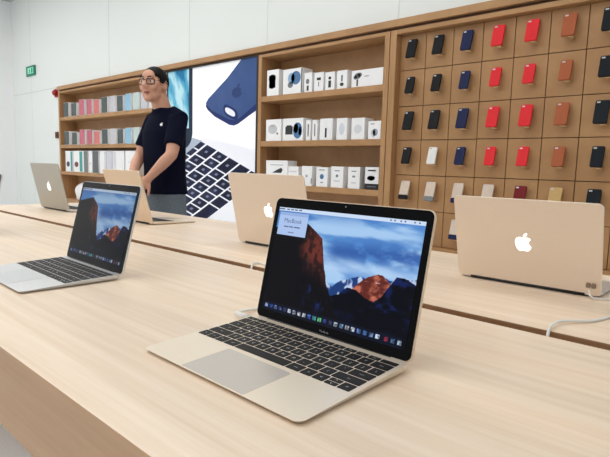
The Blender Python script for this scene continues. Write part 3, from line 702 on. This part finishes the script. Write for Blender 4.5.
laptop('grey laptop turned away at the far left end of the table', gback, (-2.6283, 1.0556), 3.1488, .2182, shell=M['silver'], back=M['grey_back'], pad=M['trackpad_s'], scr=M['screen_dim'], logo=M['lit_logo'], logosize=.045, **scaled(.325, .227, .222))
# sensor pads on the right laptop
for x in (-.1365, -.1265):
    o = MB().slab(rrect(x-.004, x+.004, .012, .022, .002, 3), -.0075, -.0042, 0, LR).obj('sensor_pad', M['sensor'], eR)

# ------------------------------------------------------------------ cables
def cable(name, pts, r, label, ends=()):
    e = empty(name, pts[0], 0, label, 'cable'); o = Vector(pts[0])
    MB().tube([p-o for p in spline(pts, 10)], r, 10).obj('cord', M['cable'], e)
    for a, b, rr in ends:
        MB().tube([Vector(a)-o, Vector(a).lerp(Vector(b), .5)-o, Vector(b)-o], rr, 12).obj('plug', M['cable'], e)
    return e
rc = .0024
cable('charging_cable', [(-.243, .826, T-.017), (-.2435, .832, T-.006), (-.246, .848, T+.004), (-.246, .872, T+.006), (-.244, .895, T+.005), (-.2315, .918, T+.004), (-.213, .942, T+.003), (-.203, .97, T+rc), (-.19, 1.02, T+rc), (-.165, 1.10, T+rc), (-.165, 1.17, T+.004), (-.205, 1.199, T+.0055)], rc, 'white cable rising from the table slot towards the right-hand laptop',
      [((-.205, 1.199, T+.0055), (-.236, 1.199, T+.006), .0035)])
cable('security_cable', [(-.262, 1.133, T+.016), (-.256, 1.118, T+.0095), (-.247, 1.121, T+.0045), (-.235, 1.135, T+.003), (-.21, 1.16, T+.0025), (-.15, 1.21, T+.002)], .0019, 'thin white security cord trailing from the corner of the right-hand lid')
cable('charging_cable', [(-.935, .834, T-.017), (-.937, .839, T-.006), (-.946, .852, T+.003), (-.944, .868, T+.0026), (-.914, .866, T+rc), (-.841, .85, T+rc), (-.70, .735, T+rc), (-.645, .64, T+rc), (-.636, .59, T+.003), (-.6345, .558, T+.0045), (-.628, .535, T+.007), (-.615, .5275, T+.0078)], rc, 'white cable from the table slot to the left side of the gold foreground laptop',
      [((-.624, .5275, T+.0078), (-.5915, .5275, T+.0078), .0045)])

# ------------------------------------------------------------------ the man
M['skin'] = plain('skin', (216, 162, 136), .5, var=.04, scale=25)
M['lips'] = plain('lips', (160, 92, 84), .45)
M['hair'] = plain('black_hair', (12, 11, 11), .6, var=.2, scale=120, bump=.4, spec=.2)
M['shirt'] = plain('navy_shirt', (12, 16, 36), .95, var=.08, scale=60, bump=.2, spec=.12)
M['jeans'] = plain('grey_jeans', (104, 116, 126), .85, var=.12, scale=90, bump=.2)
M['shoe'] = plain('dark_shoe', (34, 34, 38), .5)
M['sole'] = plain('pale_sole', (200, 198, 194), .6)
M['eye_white'] = plain('eye_white', (226, 222, 216), .3)
M['iris'] = plain('dark_iris', (34, 24, 20), .25)
def remeshed(mb, name, mats, parent, voxel, smooth=4, color=None):
    o = mb.obj(name, mats, parent)
    rm = o.modifiers.new('r', 'REMESH'); rm.mode = 'VOXEL'; rm.voxel_size = voxel; rm.use_smooth_shade = True
    s = o.modifiers.new('s', 'SMOOTH'); s.factor = .5; s.iterations = smooth
    dg = bpy.context.evaluated_depsgraph_get(); me = bpy.data.meshes.new_from_object(o.evaluated_get(dg)); me.name = name
    o.modifiers.clear(); o.data = me
    me.materials.clear()
    for m in (mats if isinstance(mats, (list, tuple)) else [mats]): me.materials.append(m)
    idx = [color(p.center) if color else 0 for p in me.polygons]
    me.polygons.foreach_set('material_index', idx); me.polygons.foreach_set('use_smooth', [True]*len(idx)); me.update()
    return o
man = empty('person', (-2.996, 1.90, 0), math.radians(2), 'person in a navy T-shirt and glasses standing behind the table, hands clasped', 'person')
HR = Matrix.Rotation(math.radians(23), 3, 'Z')
HC = Vector((0, -.065, 1.645))
def hp(x, y, z): return HC+HR @ Vector((x, y, z-1.655))
b = MB()
# trunk, neck, head
b.rings([(0, .008, .90, .145, .100, .9), (0, .008, 1.0, .136, .092, .9), (0, .006, 1.12, .132, .086, .9), (0, .004, 1.25, .142, .094, .9), (0, .005, 1.36, .148, .098, .9), (0, .015, 1.43, .138, .082, .9), (0, .02, 1.475, .085, .065, 1), (0, .02, 1.50, .060, .058, 1)])
b.tube([(0, .018, 1.43), (0, -.008, 1.51), (0, -.045, 1.60)], [.062, .058, .056], 20)
b.ell(hp(0, .014, 1.683), (.073, .083, .082)); b.ell(hp(0, -.030, 1.655), (.064, .066, .085)); b.ell(hp(0, -.028, 1.602), (.056, .062, .048)); b.ell(hp(0, -.070, 1.573), (.028, .026, .022))
b.ell(hp(0, -.066, 1.708), (.056, .028, .04)); b.ell(hp(.042, -.058, 1.668), (.028, .03, .03)); b.ell(hp(-.042, -.058, 1.668), (.028, .03, .03)); b.ell(hp(.036, -.070, 1.640), (.024, .022, .024)); b.ell(hp(-.036, -.070, 1.640), (.024, .022, .024))
b.tube([hp(0, -.092, 1.682), hp(0, -.106, 1.662), hp(0, -.118, 1.645), hp(0, -.108, 1.636)], [.009, .011, .0145, .012], 12)
b.ell(hp(.012, -.102, 1.638), (.010, .010, .008)); b.ell(hp(-.012, -.102, 1.638), (.010, .010, .008))
b.ell(hp(0, -.094, 1.611), (.024, .012, .007)); b.ell(hp(0, -.093, 1.601), (.021, .012, .008))
for s in (-1, 1):
    b.ell(hp(s*.075, .006, 1.655), (.010, .020, .033), rot=Matrix.Rotation(s*.35, 3, 'Z'))
    # arms: shoulder, elbow, wrist
    sh = Vector((.142, .012, 1.425)) if s > 0 else Vector((-.132, .010, 1.425)); el = Vector((.205, -.085, 1.215)) if s > 0 else Vector((-.165, -.070, 1.205)); wr = Vector((.118, -.185, 1.072)) if s > 0 else Vector((-.035, -.215, 1.055))
    b.tube([Vector((s*.09, .015, 1.43)), sh, sh.lerp(el, .35), sh.lerp(el, .7), el, el.lerp(wr, .3)+Vector((s*.004, -.004, 0)), el.lerp(wr, .65)+Vector((s*.003, -.003, 0)), wr], [.052, .054, .047, .042, .038, .038, .031, .025], 18)
    # legs
    b.tube([(s*.068, .008, .93), (s*.085, .004, .75), (s*.098, .0, .50), (s*.10, .012, .36), (s*.10, .022, .10), (s*.10, .02, .05)], [.066, .066, .054, .052, .038, .036], 18)
    b.tube([(s*.10, .045, .045), (s*.105, -.06, .04), (s*.11, -.15, .035)], [.034, .036, .028], 14)
# hands: his left hand hangs in front, the right one is laid across it
def hand(wr, fwd, side, nrm, s, curl):
    fwd = fwd.normalized(); nrm = (nrm-fwd*nrm.dot(fwd)).normalized(); side = fwd.cross(nrm)*s
    rot = Matrix((side, fwd, nrm)).transposed()
    c = wr+fwd*.050; b.ell(c, (.041, .054, .017), rot=rot); b.ell(wr+fwd*.012, (.029, .03, .021), rot=rot)
    for k, (off, ln) in enumerate(((.030, .070), (.010, .080), (-.010, .074), (-.029, .058))):
        p = wr+fwd*.088+side*off; d = fwd.copy(); pts = [p-fwd*.02, p]
        for q in (.42, .32, .26):
            d = (d+nrm*curl).normalized(); p = p+d*ln*q; pts.append(p)
        b.tube(pts, [.0095, .0095, .0088, .008, .0068], 10); b.ell(pts[-1], (.0068,)*3, nu=10, nv=8)
    p = wr+fwd*.03+side*.032; d = (fwd*.6+side*.75).normalized(); pts = [wr+fwd*.02+side*.015, p]
    for q in (.034, .028):
        p = p+d*q; pts.append(p); d = (d+fwd*.6+nrm*.25).normalized()
    b.tube(pts, [.014, .0125, .0105, .0085], 10); b.ell(pts[-1], (.0085,)*3, nu=10, nv=8)
hand(Vector((.118, -.185, 1.072)), Vector((-.62, -.25, -.62)), None, Vector((-.3, .9, -.1)), 1, .42)
hand(Vector((-.035, -.215, 1.055)), Vector((.72, -.30, -.42)), None, Vector((.2, .9, -.3)), -1, .48)
lipc = hp(0, -.104, 1.606)
body = remeshed(b, 'body', [M['skin'], M['lips']], man, .0062, 3, lambda c: 1 if (lambda q: abs(q.x) < .021-abs(q.z+.049)*.6 and abs(q.z+.049) < .0078 and q.y < -.06)(HR.inverted() @ (c-HC)) else 0)
# hair cap: shell over the skull above a hairline
def hair_shell():
    mb = MB(); nu, nv = 48, 28; vs = []; keep = {}
    for j in range(nv+1):
        ph = PI/2-PI*.72*j/nv
        for i in range(nu):
            th = 2*PI*i/nu; ca, sa = math.cos(th), math.sin(th)
            d = Vector((math.cos(ph)*ca, math.cos(ph)*sa, math.sin(ph)))
            jit = 1+.012*math.sin(i*5.1+j*2.3)
            p = Vector((d.x*.081, .010+d.y*.094, 1.688+d.z*.088*(1.03 if d.y < 0 else 1)))
            p = Vector((p.x*jit, p.y, 1.690+(p.z-1.690)*jit))
            front = -d.y                       # 1 at the face
            # low fringe over the forehead, temples down to the glasses, round the ear, nape
            az = math.degrees(math.atan2(abs(d.x), front))      # 0 at the face, 180 at the nape
            line = float(np.interp(az, [0, 35, 52, 62, 78, 92, 105, 125, 180], [1.712, 1.712, 1.702, 1.668, 1.664, 1.690, 1.660, 1.618, 1.60]))
            keep[(j, i)] = p.z > line
            vs.append(hp(*p))
    fs = []
    for j in range(nv):
        for i in range(nu):
            k = (i+1) % nu
            if keep[(j, i)] and keep[(j, k)] and keep[(j+1, i)] and keep[(j+1, k)]:
                fs.append((j*nu+i, (j+1)*nu+i, (j+1)*nu+k, j*nu+k))
    mb.add(vs, fs, 0, True); return mb
bmh = hair_shell(); ho = bmh.obj('hair', M['hair'], man)
bm = bmesh.new(); bm.from_mesh(ho.data); bmesh.ops.remove_doubles(bm, verts=bm.verts[:], dist=1e-5)
bmesh.ops.delete(bm, geom=[v for v in bm.verts if not v.link_faces], context='VERTS'); bm.normal_update(); bm.to_mesh(ho.data); bm.free()
so = ho.modifiers.new('thick', 'SOLIDIFY'); so.thickness = .016; so.offset = -1
# brows, eyes, glasses
for s in (-1, 1):
    MB().tube([hp(s*.014, -.098, 1.697), hp(s*.032, -.097, 1.702), hp(s*.050, -.085, 1.696)], [.003, .0042, .002], 8).obj('eyebrow', M['hair'], man)
    ey = MB().ell(hp(s*.031, -.080, 1.673), (.0155, .010, .0085)).obj('eye', M['eye_white'], man)
    MB().ell(hp(s*.032, -.0875, 1.673), (.006, .004, .0065), nu=12, nv=8).obj('iris', M['iris'], ey)
g = MB()
for s in (-1, 1):
    lo = [hp(s*.031+x, -.101+.020*(abs(s*.031+x)/.056)**2, 1.672+z) for x, z in rrect(-.023, .023, -.016, .015, .007, 4)]
    g.tube(lo+[lo[0], lo[1]], .003, 8, cap=False)
    g.tube([hp(s*.053, -.083, 1.680), hp(s*.074, -.05, 1.680), hp(s*.084, .0, 1.676), hp(s*.083, .022, 1.664)], .0023, 8)
g.tube([hp(-.009, -.101, 1.678), hp(0, -.104, 1.681), hp(.009, -.101, 1.678)], .0022, 8)
g.obj('glasses', M['black'], man)
# shirt
t = MB()
t.rings([(0, .014, .965, .158, .124, .85), (0, .012, 1.02, .154, .119, .85), (0, .008, 1.12, .149, .114, .85), (0, .006, 1.25, .153, .116, .85), (0, .006, 1.36, .156, .116, .85), (0, .012, 1.425, .142, .098, .9), (0, .02, 1.468, .128, .084, 1), (0, .008, 1.498, .086, .076, 1), (0, .0, 1.515, .070, .068, 1)])
for s in (-1, 1): t.tube([(s*.055, .03, 1.500), (s*.11, .025, 1.468), (s*.17, .02, 1.44)], [.035, .045, .05], 16)
for s in (-1, 1):
    sh = Vector((.142, .012, 1.425)) if s > 0 else Vector((-.132, .010, 1.425)); el = Vector((.205, -.085, 1.215)) if s > 0 else Vector((-.165, -.070, 1.205))
    t.tube([Vector((s*.08, .015, 1.43)), sh, sh.lerp(el, .3), sh.lerp(el, .62), sh.lerp(el, .74)], [.056, .062, .059, .058, .060], 20)
shirt = remeshed(t, 'shirt', M['shirt'], man, .008, 3)
shirt.data['note'] = ''
del shirt.data['note']
from mathutils.bvhtree import BVHTree
bv = BVHTree.FromPolygons([v.co for v in shirt.data.vertices], [list(p.vertices) for p in shirt.data.polygons])
hit, hn, _, _ = bv.ray_cast(Vector((.090, -1, 1.405)), Vector((0, 1, 0)))
lgm = MB(); mark(lgm, .022, Matrix.Translation(hit+hn*.0005) @ hn.to_track_quat('Z', 'Y').to_matrix().to_4x4(), .003)
lgm.obj('shirt_mark', M['white'], shirt)
# jeans, shoes
j = MB()
j.rings([(0, .010, .80, .158, .112, .85), (0, .010, .88, .160, .114, .85), (0, .010, .975, .154, .108, .85), (0, .010, .985, .150, .104, .85)])
for s in (-1, 1):
    j.tube([(s*.074, .010, .90), (s*.088, .006, .75), (s*.098, .004, .50), (s*.10, .014, .36), (s*.10, .022, .12), (s*.10, .022, .075)], [.092, .092, .074, .068, .062, .064], 20)
remeshed(j, 'jeans', M['jeans'], man, .009, 3)
for s in (-1, 1):
    sm = MB(); sm.tube([(s*.10, .075, .058), (s*.102, .02, .062), (s*.106, -.07, .052), (s*.11, -.15, .042), (s*.111, -.185, .036)], [(.040, .042), (.044, .052), (.047, .042), (.044, .030), (.026, .020)], 18)
    sh = sm.obj('shoe', M['shoe'], man)
    MB().slab([(s*.105+a*.047*(1-.25*max(0, q)), -.055-.14*q) for a, q in El(0, 0, 1, 1, 24)], .0, .022).obj('sole', M['sole'], sh)

# ------------------------------------------------------------------ light, world, camera
w = bpy.data.worlds.new('daylight'); S.world = w; w.use_nodes = True
w.node_tree.nodes['Background'].inputs['Color'].default_value = (.93, .96, 1, 1); w.node_tree.nodes['Background'].inputs['Strength'].default_value = .52
cam = bpy.data.cameras.new('camera'); co = bpy.data.objects.new('camera', cam); COL.objects.link(co)
cam.sensor_width = 36; cam.lens = 519.0/610*36; cam.clip_start = .02; cam.clip_end = 60
th, pitch, roll = .7383, .1176, .0281
fw = Vector((-math.sin(th)*math.cos(pitch), math.cos(th)*math.cos(pitch), -math.sin(pitch)))
r0 = Vector((math.cos(th), math.sin(th), 0)); u0 = r0.cross(fw)
rr = r0*math.cos(roll)+u0*math.sin(roll); uu = -r0*math.sin(roll)+u0*math.cos(roll)
mt = Matrix((rr, uu, -fw)).transposed().to_4x4(); mt.translation = (0, 0, T+.2437); co.matrix_world = mt
S.camera = co
S.view_settings.view_transform = 'Standard'; S.view_settings.look = 'None'; S.view_settings.gamma = 1; S.view_settings.use_curve_mapping = False
S.view_settings.exposure = 0
